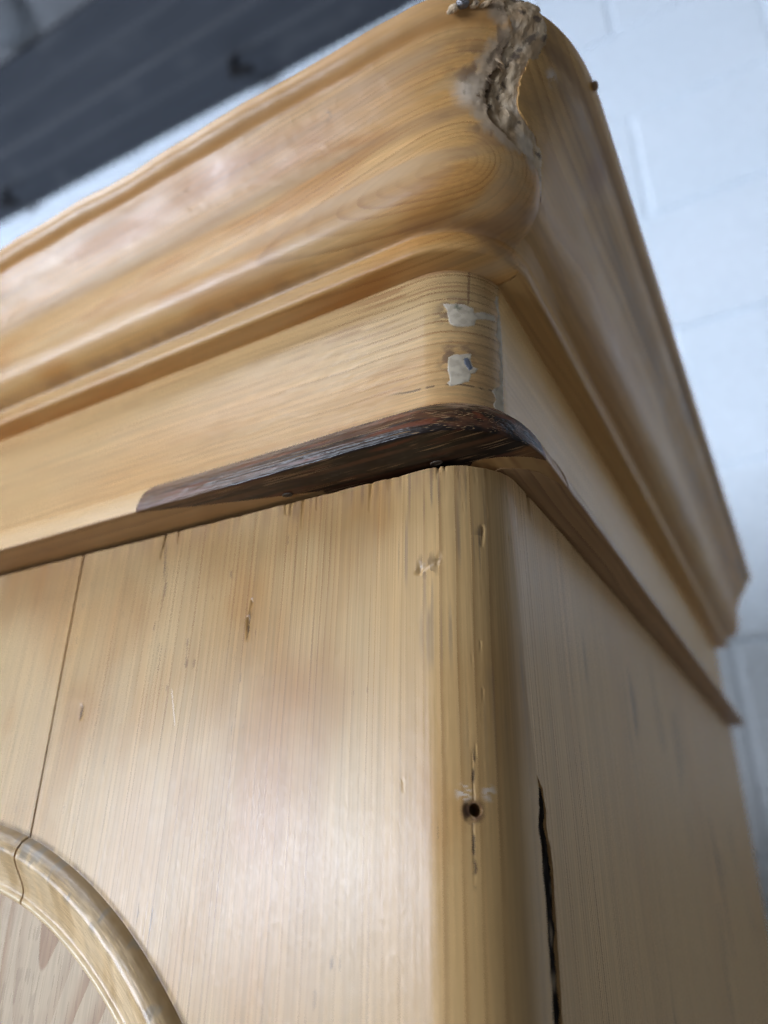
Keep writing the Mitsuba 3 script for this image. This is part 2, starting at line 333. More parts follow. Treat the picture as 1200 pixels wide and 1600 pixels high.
def c_ring(p, n, uv):
    d, ang = ring_polar(p)
    t = 0.1666 - d
    f = noise(ang * 40, d * 3000, 1.0)
    g = noise(p.x * 500, p.z * 90, 4.0)
    col = mix((0.56, 0.43, 0.27), (0.45, 0.315, 0.165), smoothstep(0.35, 0.8, fbm(p.x * 140, p.z * 70, 3.0)))
    col = col * (0.88 + 0.24 * f) * (0.9 + 0.2 * g)
    col = mix(col, (0.20, 0.135, 0.065), 0.75 * (1 - smoothstep(0.0010, 0.0058, t + 0.0015 * (f - 0.5))))
    gl = smoothstep(0.55, 0.72, fbm(p.x * 300, p.z * 150, 8.0)) * (1 - smoothstep(0.004, 0.0075, t))
    col = mix(col, (0.20, 0.19, 0.17), 0.6 * gl)
    return mix(col, (0.66, 0.56, 0.38), 0.7 * crease(mi.Point3f(0, 0, t), 0.0172, 0.0011)) * mi.Color3f(1.0, 0.95, 0.84)

def b_ring(p, n, uv):
    d, ang = ring_polar(p)
    return 0.00004 * noise(ang * 60, d * 1800, 1.0) + 0.00006 * fbm(p.x * 420, p.z * 260, 1.0) + 0.00003 * noise(p.x * 1500, p.z * 260, 2.0)

def c_panel(p, n, uv):
    a, b = p.z, p.x
    w = 0.012 * (noise(a * 14, b * 40, 1.0) - 0.5) + 0.004 * (noise(a * 60, b * 90, 1.0) - 0.5)
    r = dr.sqrt(dr.square((b + 0.142) * 1.0) + 0.16 * dr.square(a + 0.10)) + w
    line, k = rings(r, 0.0075, 0.96, 21.0)
    f = noise(a * 110, b * 2200, 1.0)
    col = mix((0.42, 0.315, 0.195), (0.27, 0.15, 0.07), 0.85 * line)
    pore = smoothstep(0.70, 0.82, noise(b * 1400, a * 190, 4.0))
    return mix(col * (0.9 + 0.2 * f), (0.17, 0.10, 0.05), 0.28 * pore)

def c_filler(p, n, uv):
    m = fbm(p.x * 260, p.y * 260, p.z * 110)
    f = noise(p.x * 1300, p.y * 1300, p.z * 420)
    col = mix((0.53, 0.425, 0.30), (0.37, 0.265, 0.165), smoothstep(0.36, 0.66, m))
    col = mix(col, (0.56, 0.50, 0.42), 0.7 * smoothstep(0.52, 0.68, fbm(p.x * 170 + 3, p.y * 170, p.z * 90)))
    dk = smoothstep(0.62, 0.76, fbm(p.x * 420, p.y * 420, p.z * 300) + 0.30 * smoothstep(0.129, 0.138, p.z) * noise(p.x * 300, p.y * 300, 1.0))
    return mix(col, (0.09, 0.07, 0.06), 0.8 * dk) * (0.85 + 0.3 * f) * mi.Color3f(1.02, 0.97, 0.89)

def b_filler(p, n, uv):
    return 0.0002 * fbm(p.x * 900, p.y * 900, p.z * 500) + 0.0002 * fbm(p.x * 300, p.y * 300, p.z * 200)

def c_patch(p, n, uv):
    m = fbm(p.x * 500, p.y * 500, p.z * 500)
    col = mix((0.54, 0.465, 0.345), (0.43, 0.36, 0.26), smoothstep(0.4, 0.7, m))
    hole = spot(p, (-0.0125, 0.0018, 0.0525), 0.0003, 0.0009)
    green = spot(p, (-0.0090, 0.003, 0.0555), 0.0004, 0.0018) * smoothstep(0.4, 0.6, m)
    return mix(mix(col, (0.26, 0.17, 0.11), 0.8 * hole), (0.10, 0.12, 0.075), 0.8 * green)

def c_gap_dirt(p, n, uv):
    f = noise(p.x * 900, p.y * 900, p.z * 220)
    return mix((0.014, 0.010, 0.008), (0.20, 0.15, 0.10), smoothstep(0.50, 0.85, f) * smoothstep(0.3, 0.7, noise(p.y * 300, p.z * 90, 3.0)))

def c_wall(p, n, uv):
    m = fbm(p.x * 6, p.z * 6, 1.0)
    return mix((0.71, 0.795, 0.86), (0.75, 0.815, 0.87), m) * (0.97 + 0.05 * noise(p.x * 140, p.z * 140, p.y * 140))

def b_wall(p, n, uv):
    return 0.0012 * fbm(p.x * 70, p.z * 70, p.y * 70) + 0.0012 * smoothstep(0.6, 0.8, noise(p.x * 190, p.z * 190, p.y * 50))

def c_ceiling(p, n, uv):
    m = fbm(p.x * 5, p.y * 55, 1.0)
    st = smoothstep(0.6, 0.8, fbm(p.x * 9 + 4, p.y * 20, 5.0))
    paled = mi.Float(0)
    for y in (0.650, 0.568, 0.476):
        paled = dr.maximum(paled, 1 - smoothstep(0.003, 0.011, dr.abs(p.y - y)))  # paler stripes along the board edges
    col = mix(mix((0.025, 0.029, 0.037), (0.040, 0.044, 0.053), m), (0.060, 0.063, 0.069), 0.6 * st)
    return mix(col, (0.105, 0.108, 0.115), 0.75 * paled * (0.5 + 0.5 * noise(p.x * 5, p.y * 30, 9.0)))

def c_grey_board(p, n, uv):
    return mix((0.115, 0.12, 0.125), (0.17, 0.175, 0.18), fbm(p.x * 10, p.y * 10, 1.0))

def c_floor(p, n, uv):
    return mix((0.13, 0.125, 0.12), (0.19, 0.18, 0.17), fbm(p.x * 3, p.y * 3, 1.0))

pb_z, pb_x, pr_wax, pr_cornice = proc(b_wood_z, 2e-4), proc(b_wood_x, 2e-4), proc(r_wax), proc(r_cornice)
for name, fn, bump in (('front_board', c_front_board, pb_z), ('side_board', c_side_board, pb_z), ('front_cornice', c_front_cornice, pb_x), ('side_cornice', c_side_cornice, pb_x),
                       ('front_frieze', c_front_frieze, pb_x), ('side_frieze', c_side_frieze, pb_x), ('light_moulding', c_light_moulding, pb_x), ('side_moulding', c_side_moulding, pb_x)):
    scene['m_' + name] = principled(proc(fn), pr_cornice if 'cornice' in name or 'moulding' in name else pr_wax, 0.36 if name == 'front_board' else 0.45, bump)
scene['m_dark_patch'] = principled(proc(c_dark_patch), proc(r_dark), 0.28, proc(b_dark, 2e-4))
scene['m_amber'] = principled(proc(c_amber), 0.4, 0.5, pb_x)
scene['m_ring'] = principled(proc(c_ring), 0.38, 0.5, proc(b_ring, 2e-4))
scene['m_panel'] = principled(proc(c_panel), 0.55, 0.4, pb_z)
scene['m_filler'] = principled(proc(c_filler), 0.85, 0.2, proc(b_filler, 2e-4))
scene['m_patch'] = principled(proc(c_patch), 0.8, 0.25, proc(b_filler, 2e-4), 0.15)
scene['m_gap'] = principled(proc(c_gap_dirt), 0.95, 0.1)
scene['m_plain'] = principled(rgb(0.34, 0.24, 0.15), 0.6, 0.3)
scene['m_plug'] = principled(rgb(0.06, 0.042, 0.028), 0.6, 0.3)
scene['m_nail'] = principled(rgb(0.19, 0.185, 0.19), 0.45, 0.5, metallic=0.6)
scene['m_blue'] = principled(rgb(0.12, 0.13, 0.155), 0.5, 0.4)
scene['m_dark'] = principled(rgb(0.012, 0.011, 0.011), 0.8, 0.2)
scene['m_wall'] = principled(proc(c_wall), 0.75, 0.3, proc(b_wall, 1e-3))
scene['m_ceiling'] = principled(proc(c_ceiling), 0.55, 0.4)
scene['m_grey_board'] = principled(proc(c_grey_board), 0.6, 0.3)
scene['m_floor'] = principled(proc(c_floor), 0.7, 0.3)

# ------------------------------------------------------------------ the setting
add('floor', box([-4, -4, -1.95], [2.5, 0.9, -1.85], 0.002), 'm_floor', False)
tag('floor', kind='structure')

# painted block wall behind the wardrobe, in stretcher bond
WY, PZ, PX, Z0 = 0.75, 0.2265, 0.45, 0.1225
for course in range(-2, 8):
    zb = Z0 + course * PZ
    x0 = 0.002 if course % 2 else 0.227
    for i in range(-6, 3):
        xa = x0 + i * PX
        r = np.random.default_rng(1000 + course * 50 + i)
        b = rounded_box([PX - 0.005, 0.10, PZ - 0.0015], [0.005, 0.0036, 0.0022])
        b = b.subdivide_to_size(0.5) if False else b
        b.apply_translation([xa + PX / 2, WY + 0.05 + r.uniform(-0.0012, 0.0012), zb + PZ / 2])
        add('wall__block', b, 'm_wall', False)
add('wall__mortar', box([-2.9, WY + 0.0034, -1.85], [1.6, WY + 0.11, 2.1], 0.001), 'm_wall', False)
tag('wall', 'white painted concrete block wall behind the wardrobe', 'wall')

# dark boarded ceiling, falling slightly to the right
def roof(x, y0, y1, t, lo=0.0):
    """a board along x under the sloping roof between y0 and y1"""
    xa, xb = x
    zz = lambda q: 1.674 - 0.088 * q + lo
    v = [[q, y, zz(q) + h] for q in (xa, xb) for y in (y0, y1) for h in (0, t)]
    return trimesh.Trimesh(np.array(v)).convex_hull
edges = [0.80, 0.650, 0.568, 0.476, 0.388]
for i in range(4):
    j = [0.0, -0.005, -0.001, -0.006][i]
    add('ceiling__plank', roof((-3.2, 1.6), edges[i + 1] + 0.0006, edges[i] - 0.0006, 0.02, j), 'm_ceiling', False)
add('ceiling__backing', roof((-3.2, 1.6), 0.39, 0.9, 0.03, 0.014), 'm_dark', False)
add('ceiling__panel', roof((-3.2, 1.6), -0.6, 0.386, 0.02, 0.006), 'm_grey_board', False)
tag('ceiling', kind='structure')
tag('ceiling__panel', 'lighter grey panel next to the dark boards')

# ------------------------------------------------------------------ the wardrobe
W = 'wardrobe'
LEFT = -1080.0       # left end of the front, mm
DEPTH = 550.0

# cornice profile (o, z) in mm, from the frieze outwards and up
prof = np.array([(-3, 70.3), (0, 70.3), (8.6, 70.3), (9.4, 70.8), (9.8, 72), (9.9, 75.8), (9.2, 77.0), (9.4, 77.8), (12.5, 78.4), (16.6, 80.2), (19.7, 83.4), (21.4, 87.6), (22.2, 92.5), (22.8, 98), (23.7, 103.5), (25.2, 108.5), (27.4, 113.2), (30.2, 117.6), (32.4, 120.6), (34.2, 123.4), (35.7, 125.9), (36.3, 127.4), (38.2, 128.2), (40.2, 129.8), (41.2, 132.4), (41.0, 135.8), (39.4, 139),
                 (36, 140.8), (30, 141.4), (-18, 141.4)], float)
L = np.r_[0, np.cumsum(np.hypot(*np.diff(prof, axis=0).T))]
vs = np.r_[np.arange(0, 112, 0.5), np.linspace(112, L[-1], 24)]
vs = vs[vs <= L[-1]]
po, pz = np.interp(vs, L, prof[:, 0]), np.interp(vs, L, prof[:, 1])
def smooth1(x, k=2, a=22, b=-30):
    y = x.copy()
    for _ in range(k):
        y[1:-1] = 0.25 * y[:-2] + 0.5 * y[1:-1] + 0.25 * y[2:]
    return y
w_ = ss(17.0, 19.0, vs)                                   # keep the fillet crisp, soften the curves above it
po = po * (1 - w_) + smooth1(po, 10) * w_
pz = pz * (1 - w_) + smooth1(pz, 10) * w_
NV = len(vs)

def corner_bump(s):
    return 5.0 * np.sin(2 * np.radians(np.clip(s, 0, 90))) ** 2

def cornice_points(s, front=True):
    """s (n, NV) -> points"""
    s = np.asarray(s, float)
    o = po[None, :] + 0 * s
    z = pz[None, :] + 0 * s
    bump = corner_bump(s) * ss(9.0, 24.0, po)[None, :]
    o = o + bump * (po[None, :] > -1)
    if front:
        o = o - 6.0 * ss(62, 84, s) * ss(9.5, 13, o) * (1 - ss(92, 108, z))
        lipw = ss(33, 38, po)[None, :]
        m = np.where(s < 0, s, s * 0.9)
        o = o + lipw * (2.4 * fb(m / 38, 0.0, 0.0, 3, 3)) + 0.35 * fb(m / 90, z / 30, 0, 2, 5) * ss(10, 14, po)[None, :]
        z = z + lipw * (1.6 * fb(m / 21, 4.0, 0.0, 3, 4))
    else:
        m = s * 0.9
        o = o + 0.4 * fb(m / 90, z / 30, 3, 2, 6) * ss(10, 14, po)[None, :] - 1.0 * ss(33, 38, po)[None, :]
    P = pt(s, o, z)
    n = grid_normals(P)
    n *= np.sign((n[:, NV // 2] * np.stack([np.sin(np.radians(np.clip(s[:, NV // 2], 0, 90))), -np.cos(np.radians(np.clip(s[:, NV // 2], 0, 90))), 0 * s[:, 0]], -1)).sum(-1).mean())
    d = 0.16 * fb(P[..., 0] * 220, P[..., 1] * 220, P[..., 2] * 220, 3, 9) * ss(-1, 8, po)[None, :, None][..., 0]
    return P + n * d[..., None] / 1000.0, n

#@@GEOM
def outward(P):
    """+1 or -1 so that the grid's normals point away from the wardrobe's middle"""
    n = grid_normals(P)
    c = np.array([-0.3, 0.25, P[..., 2].mean() / 1000 if abs(P).max() > 50 else P[..., 2].mean()])
    return 1 if (n * (P - c)).sum(-1).mean() > 0 else -1

def skin(P, edges=(), depth=5.0, layers=6, rough=0.5, seed=0):
    """the sheet P (n, m, 3) with broken or cut edges running inwards: edges from 's0' (first row), 's1' (last row), 'v0', 'v1'"""
    sg = outward(P)
    n = grid_normals(P) * sg
    parts = [sheet(P, sg < 0)]
    for e in edges:
        B, N = {'s0': (P[0], n[0]), 's1': (P[-1], n[-1]), 'v0': (P[:, 0], n[:, 0]), 'v1': (P[:, -1], n[:, -1])}[e]
        N = np.stack([np.convolve(np.pad(N[:, k], 4, 'edge'), np.ones(9) / 9, 'valid') for k in range(3)], -1)
        N /= np.linalg.norm(N, axis=1, keepdims=True)
        d = np.linspace(0, 1, layers)[:, None, None] * depth / 1000
        S = B[None] - N[None] * d
        if rough:
            S[1:] += rough / 1000 * np.stack([fb(S[1:, :, 0] * 600, S[1:, :, 1] * 600, S[1:, :, 2] * 600, 3, seed + k) for k in range(3)], -1) * 2
        parts.append(sheet(S))
    return join(parts)

def ramp(a, b, n):
    """(n, len) rows between the arrays a and b"""
    t = np.linspace(0, 1, n)[:, None]
    return a[None] * (1 - t) + b[None] * t

# --- front cornice, its torn right end, side cornice, filler between them
fe_v = [0, 8.5, 17, 26, 32.5, 39, 43, 43.6, 45.5, 47.5, 50.5, 54.5, 59.5, 64, 70.5, 76, 81, 85.5, 95, 200]
fe_s = [78, 78, 72, 71.5, 69.5, 66.5, 62.5, 58, 51.5, 46, 42, 39, 37.5, 38, 40.5, 42.5, 42, 40, 40, 42]
sb_v = [0, 9, 17, 26, 32.5, 36.5, 44, 49, 54, 56, 59, 63, 67, 71, 76.5, 82, 84.5, 89, 200]
sb_s = [79, 79, 70, 69.5, 67.5, 66, 64.5, 64, 61.5, 57.5, 54.5, 53.5, 53.5, 54.5, 54.5, 54.5, 53, 51.5, 52]
tear = ss(36, 48, vs)
s_end = np.interp(vs, fe_v, fe_s) + 1.5 * tear + tear * (3.0 * fb(vs * 0.5, 0, 0, 3, 21) + 1.6 * fb(vs * 1.7, 0, 0, 2, 22))
s_beg = np.interp(vs, sb_v, sb_s) - 3.2 * tear * ss(52, 60, vs) + tear * (2.0 * fb(vs * 0.4, 0, 0, 3, 23) + 0.8 * fb(vs * 1.5, 0, 0, 2, 24))
far = np.r_[np.linspace(LEFT + 20, -240, 30), np.arange(-238, -60, 1.4)][:, None] + 0 * vs[None]
s_grid = np.vstack([far, ramp(0 * vs - 60, s_end, 260)])
P, n = cornice_points(s_grid, True)
# the torn end: layers of wood lifted and split close to the edge
dist = (s_end[None] - s_grid)
lay = np.exp(-np.maximum(dist, 0) / 3.0) * tear[None] * ss(46, 60, vs)[None]
P = P - n * (lay * (0.8 + 2.2 * fb(s_grid * 0.35, vs[None] * 0.25, 0, 3, 31)))[..., None] / 1000
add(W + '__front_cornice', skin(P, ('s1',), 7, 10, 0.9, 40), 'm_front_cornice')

s_grid = np.vstack([ramp(s_beg, 0 * vs + 96, 110), np.r_[np.arange(97, 180, 1.2), np.linspace(182, 90 + DEPTH - RC, 60)][:, None] + 0 * vs[None]])
P, n = cornice_points(s_grid, False)
low = (1 - ss(92, 106, pz))[None] * (1 - ss(84, 130, s_grid)) * ss(9.5, 13, po)[None]
P = P - n * (2.2 * low)[..., None] / 1000
add(W + '__side_cornice', skin(P, ('s0', 's1'), 7, 8, 0.4, 50), 'm_side_cornice')

keep = (vs >= 37) & (vs <= 118)
vf = vs[keep]
t = np.linspace(0, 1, 90)[:, None]
sa, sb = (s_end - 5)[keep], (np.maximum(s_beg + 4, s_end + 4))[keep]
sf = sa[None] * (1 - t) + sb[None] * t
full = np.tile(s_end[None] * 0, (90, 1)); full[:, keep] = sf
full[:, ~keep] = sf[:, [-1]] if True else 0
Pf, nf = cornice_points(full, True)
Pf, nf = Pf[:, keep], nf[:, keep]
dep = np.interp(vf, [37, 44, 48, 54, 62, 70, 80, 90, 118], [0.15, 0.2, 0.5, 1.5, 2.6, 2.0, 1.2, 1.0, 1.5])[None]
gx, gy = sf * 0.8, vf[None] + 0 * sf
wob = 1.5 * fb(gy * 0.16, gx * 0.1, 3, 3, 60)
ridged = 1 - np.abs(2 * fb(gx * 0.30 + wob, gy * 0.055, 0, 4, 61)) * 2        # ragged folds running down the crack
crumb = fb(gx * 0.42, gy * 0.30, 0, 4, 62)
side_t = ss(0.35, 0.85, t)
edge_in = 1.3 * np.clip((0.10 - t) / 0.10, 0, 1) + 0.6 * np.clip((t - 0.94) / 0.06, 0, 1)
deep = 4.0 * np.exp(-((gy - 64) / 4.5) ** 2 - ((t - 0.20) / 0.07) ** 2) + 2.4 * np.exp(-((gy - 54) / 4.0) ** 2 - ((t - 0.2) / 0.06) ** 2) + 2.0 * np.exp(-((gy - 76) / 6.0) ** 2 - ((t - 0.22) / 0.05) ** 2)   # hollows beside the torn edge
plate = np.round(5 * fb(gx * 0.34 + wob, gy * 0.20, 2, 2, 65) * 1.6) / 5 + 0.25 * fb(gx * 1.3, gy * 1.0, 4, 3, 66)
dd = dep * (1.0 - 0.8 * side_t) * (1.0 - 0.2 * ridged + 0.9 * plate) + 0.9 * crumb * np.clip(dep / 2, 0.10, 1) * (1 - 0.6 * side_t) + edge_in + deep + 0.9 * fb(gx * 0.9, gy * 0.9, 0, 3, 63) * np.clip(dep, 0, 1) * ss(78, 88, gy)
dd = np.maximum(dd, 0.12 + 0.5 * fb(gx * 0.6, gy * 0.5, 5, 3, 64))
add(W + '__corner_filler', skin(Pf - nf * dd[..., None] / 1000), 'm_filler')

rs = np.random.default_rng(66)
sp = []
for _ in range(40):
    v = rs.uniform(49, 92)
    k = int(np.argmin(np.abs(vs - v)))
    s0 = s_end[k] - rs.uniform(0.5, 2.5)
    ln, w0 = rs.uniform(1.0, 4.0), rs.uniform(0.08, 0.32)
    base = cornice_points(np.full((3, NV), s0) + np.array([[-0.5], [0], [0.5]]), True)
    c0, nn = base[0][1, k] * 1000 - base[1][1, k] * rs.uniform(0.2, 2.2), base[1][1, k]
    th = math.radians(s0)
    along = np.array([math.cos(th), math.sin(th), 0]) + np.array([0, 0, rs.normal(0.6, 1.5)]) - nn * rs.uniform(0.0, 0.6)
    along /= np.linalg.norm(along)
    u = np.cross(along, nn); u /= np.linalg.norm(u)
    q = np.cross(u, along)
    ring_ = [c0 - along * 1.0 + w0 * (math.cos(a) * u * 1.6 + math.sin(a) * q * 0.6) for a in (0.3, 1.8, 3.3, 4.9)]
    mid_ = [c0 + along * ln * 0.5 + w0 * 0.6 * (math.cos(a) * u * 1.6 + math.sin(a) * q * 0.6) + nn * 0.1 for a in (0.3, 1.8, 3.3, 4.9)]
    V = np.array(ring_ + mid_ + [c0 + along * ln]) / 1000
    F = [[i, (i + 1) % 4, 4 + (i + 1) % 4] for i in range(4)] + [[i, 4 + (i + 1) % 4, 4 + i] for i in range(4)] + [[4 + i, 4 + (i + 1) % 4, 8] for i in range(4)]
    sp.append((V, np.array(F)))
ks = add(W + '__splinters', join(sp), 'm_front_cornice', False)
tag(ks, 'fine wood splinters along the torn edge', kind='stuff')

# --- frieze: front board wrapped round the corner, side board, filled holes
zf = np.r_[np.arange(15, 72.01, 0.6)]
fz = [15, 21.5, 26, 32, 37.5, 43.5, 49, 54, 58, 63, 69, 73]
fs = [74.5, 74.5, 75, 76, 77.5, 78, 79, 78, 78, 76.5, 80, 81]
f_end = np.interp(zf, fz, fs) + 1.2 * fb(zf * 0.5, 0, 0, 3, 71)
s_grid = np.vstack([np.r_[np.linspace(LEFT + 20, -240, 30), np.arange(-238, -60, 1.6)][:, None] + 0 * zf[None], ramp(0 * zf - 60, f_end, 200)])
m_ = np.where(s_grid < 0, s_grid, s_grid * 0.35)
o = 0.35 * fb(m_ / 30, zf[None] / 18, 0, 3, 72) + 0.07 * fb(m_ / 9, zf[None] / 0.9, 0, 2, 73) * ss(-70, 0, m_) + 0.07 * fb(m_ / 3, zf[None] / 0.7, 0, 2, 74)
add(W + '__front_frieze', skin(pt(s_grid, o, zf[None] + 0 * s_grid), ('s1',), 6, 6, 0.3, 75), 'm_front_frieze')
s_grid = np.vstack([ramp(f_end + 2.8, 0 * zf + 95, 30), np.r_[np.arange(97, 180, 3), np.linspace(182, 90 + DEPTH - RC, 40)][:, None] + 0 * zf[None]])
o = -0.5 + 0.3 * fb(s_grid / 40, zf[None] / 20, 1, 2, 76)
add(W + '__side_frieze', skin(pt(s_grid, o, zf[None] + 0 * s_grid), ('s0', 's1'), 6, 4, 0.1, 77), 'm_side_frieze')

def filler_patch(name, poly, bsdf, height, seed, base=0.0):
    """a thin dab of filler on the corner of the frieze; the outline is in degrees round the corner and mm of height"""
    g = Polygon([(a * 0.349, z) for a, z in poly]).buffer(0.15).simplify(0.05)
    x0, y0, x1, y1 = g.bounds
    h = 0.16
    X, Z = np.meshgrid(np.arange(x0, x1 + h, h), np.arange(y0, y1 + h, h), indexing='ij')
    jx, jz = X + 0.5 * fb(X * 1.1, Z * 1.1, 0, 3, seed), Z + 0.5 * fb(X * 1.1, Z * 1.1, 9, 3, seed + 1)
    pts = shapely.points(jx, jz)
    d = np.where(shapely.contains(g, pts), 1, -1) * shapely.distance(g.exterior, pts)
    hgt = base + np.where(d > 0, height * np.minimum(1, d / 0.45) ** 0.5, -0.5) + 0.10 * fb(X * 0.9, Z * 0.9, 0, 3, seed + 2) + 0.3 * fb(X / 30, Z / 18, 0, 2, 72)
    Pp = pt(X / 0.349, hgt, Z)
    V, F = sheet(Pp)
    F = F[(d.ravel()[F] > -0.25).all(1)]
    return add(name, (V, F), bsdf)
p1 = [(19.5, 57.0), (29.5, 56.8), (37.0, 56.8), (46.0, 55.8), (48.0, 53.7), (56.5, 55.5), (69.5, 56.0), (72.0, 54.3), (49.0, 51.8), (47.0, 49.2), (40.0, 48.2), (30.5, 48.0), (25.5, 49.0), (23.5, 52.5), (24.0, 53.8)]
p2 = [(23.0, 36.2), (27.5, 37.2), (43.0, 38.0), (42.0, 36.0), (43.5, 33.5), (48.5, 33.2), (46.0, 31.5), (42.0, 30.8), (40.0, 28.0), (33.5, 27.0), (24.0, 26.2), (22.0, 27.0), (24.0, 28.8), (22.5, 32.0)]
k1 = filler_patch(W + '__filler_patch', p1, 'm_patch', 0.13, 81)
k2 = filler_patch(W + '__filler_patch', p2, 'm_patch', 0.13, 84)
tag(k1, 'ragged cream filler patch with a tail, upper of two')
tag(k2, 'round cream filler patch with a blue fleck, lower of two')
filler_patch(W + '__paint_fleck', [(36.5, 36.0), (40.0, 36.2), (43.5, 32.8), (40.5, 32.0), (36.5, 34.2)], 'm_blue', 0.1, 87, 0.10)
e_ = lambda z: float(np.interp(z, fz, fs))
strip = [(e_(z) + 0.3, z) for z in np.arange(19, 66, 1.5)] + [(e_(z) - w, z) for z, w in ((65, 3), (62, 4.5), (58, 1.5), (55, 4), (51, 5.5), (48.5, 9), (46.5, 3), (42, 5.5), (39, 2), (34, 4), (30, 3), (28, 10), (26.5, 13), (24, 8), (22, 12), (19.5, 9))]
filler_patch(W + '__joint_filler', strip, 'm_patch', 0.14, 91)

# --- the moulding below the frieze: light wood, a dark patch let into the corner, a wedge of amber wood, the side
mp = np.array([(-14, 1.2), (0, 1.2), (6, 1.4), (12, 1.7), (14.5, 1.85), (14.9, 2.15), (14.85, 2.8), (14.3, 4.6), (13.1, 7.4), (11.0, 11.0), (7.8, 14.6), (4.6, 17.3), (1.6, 19.2), (-1.5, 20.2)], float)
ml = np.r_[0, np.cumsum(np.hypot(*np.diff(mp, axis=0).T))]
mv = np.r_[0, np.linspace(14, ml[4], 34), np.linspace(ml[4], ml[7], 12)[1:], np.linspace(ml[7], ml[-1], 34)[1:]]
mo, mz = np.interp(mv, ml, mp[:, 0]), np.interp(mv, ml, mp[:, 1])
mo[46:], mz[46:] = smooth1(mo[46:], 3), smooth1(mz[46:], 3)
def mould(s, proud=0.0, seed=0, amp=0.25):
    k = 1 - 0.27 * np.sin(np.radians(np.clip(s, 0, 90))) ** 2
    m = np.where(s < 0, s, s * 0.6)
    o = np.where(mo > 0, mo * k, mo + 0 * s) + 2.0 * np.sin(2 * np.radians(np.clip(s, 0, 90))) ** 2 * ss(6, 14, mo)[None]
    o = o + (proud + amp * fb(m / 11, mv[None] / 7, 0, 3, seed) + 0.5 * amp * fb(m / 3.0, mv[None] / 1.2, 0, 2, seed + 1)) * ss(0, 4, mo)[None]
    z = mz[None] + 0 * s + amp * fb(m / 14, mv[None] / 9, 5, 3, seed + 2) - proud * 0.6 * (mz[None] < 2.2)
    return pt(s, o, z)
def cut(tip, root, top=None):
    """where a piece ends: on the face at tip, on the underside running to root at the body"""
    u = np.clip(mo / 14.4, 0, 1)
    c = np.where(mz < 2.2, root + (tip - root) * u, tip)
    if top is not None:
        c = np.where(mz >= 2.2, tip + (top - tip) * np.clip((mz - 2.2) / 17, 0, 1), c)
    return c
cA, cB, cC = cut(-98, -34, -103), cut(80, 40, 74), cut(104, 66, 104)
sg = np.vstack([np.linspace(LEFT + 20, -260, 30)[:, None] + 0 * mv[None], ramp(0 * mv - 255, cA - 0.25, 140)])
add(W + '__front_moulding', skin(mould(sg, 0, 101), ('s1',), 2.5, 4, 0.1), 'm_light_moulding')
kd = add(W + '__moulding_patch', skin(mould(ramp(cA, cB, 330), 0.08, 104, 0.4), ('s0', 's1'), 3, 5, 0.2), 'm_dark_patch')
tag(kd, 'dark stained repair piece wrapping the corner of the moulding')
kw = add(W + '__moulding_wedge', skin(mould(ramp(cB + 0.5, cC, 50), 0.0, 107), ('s1',), 2.5, 4, 0.1), 'm_amber')
tag(kw, 'small amber wedge behind the dark repair piece')
sg = np.vstack([ramp(cC + 0.3, 0 * mv + 125, 30), np.linspace(128, 90 + DEPTH - RC, 70)[:, None] + 0 * mv[None]])
add(W + '__side_moulding', skin(mould(sg, 0.25, 110, 0.35), ('s0', 's1'), 2.5, 4, 0.1), 'm_side_moulding')

# --- front boards, the right one wrapped round the corner
def mm(s):
    return np.where(s < 0, s, np.minimum(s, 90) * 0.349 + np.maximum(s - 90, 0))
def unmm(m):
    return np.where(m < 0, m, np.where(m < 31.41, m / 0.349, 90 + m - 31.41))
OVX, OVZ, OVR = -202.2, -256.3, 166.6

def groove(M, Z, m0, z0, m1, z1, w, d):
    """a slit or gouge along a segment: depth in mm"""
    ax, az = m1 - m0, z1 - z0
    t = np.clip(((M - m0) * ax + (Z - z0) * az) / (ax * ax + az * az), 0, 1)
    r = np.hypot(M - m0 - t * ax, Z - z0 - t * az)
    return d * np.exp(-(r / w) ** 2) * (1 - 0.6 * t)

def board_depth(M, Z):
    d = np.zeros_like(M)
    d += groove(M, Z, 11.0, -86, 10.9, -76, 0.2, 0.25) + groove(M, Z, 10.6, -91, 10.4, -103, 0.2, 0.2)
    d += groove(M, Z, -99.1, 0.5, -100.2, -9, 0.22, 1.2)
    d += groove(M, Z, -58.7, -35.5, -58.3, -41.5, 0.45, 0.8) + groove(M, Z, -57.8, -30, -58.4, -35, 0.3, 0.6)
    d += groove(M, Z, -2.2, -30.5, 4.4, -27.3, 0.6, 0.5) + groove(M, Z, -1.6, -31, -1.4, -28, 0.4, 0.5) + groove(M, Z, 3.4, -29, 4.2, -26, 0.35, 0.4)
    d += groove(M, Z, 16.0, -18.5, 15.6, -23.5, 0.5, 0.7)
    d += groove(M, Z, -126, -56, -125.6, -60, 0.45, 0.6)
    r = np.random.default_rng(5)
    for _ in range(18):                                                   # little splits in the sawn top edge
        m0, ln = r.uniform(-95, 28), r.uniform(0.8, 4.5) * (1 if r.random() < .75 else 2.2)
        d += groove(M, Z, m0, 0.5, m0 + r.uniform(-0.3, 0.3), -ln, r.uniform(0.2, 0.3), r.uniform(0.3, 0.9))
    for _ in range(34):                                                   # pores and dents in the worn corner
        m0, z0 = r.normal(14, 12), -abs(r.normal(0, 42))
        d += groove(M, Z, m0, z0, m0 + r.uniform(-0.15, 0.15), z0 - r.uniform(0.6, 3.0), r.uniform(0.2, 0.36), r.uniform(0.04, 0.16))
    # peg hole with a chipped rim
    rh = np.hypot(M - 11.3, (Z + 88.2) * 1.0)
    d += 9.0 * (1 - ss(1.15, 1.35, rh)) + 0.8 * np.exp(-(np.hypot((M - 10.0) / 1.3, (Z + 88.4) / 2.0)) ** 4) * (1 + fb(M, Z, 0, 3, 129))
    return d

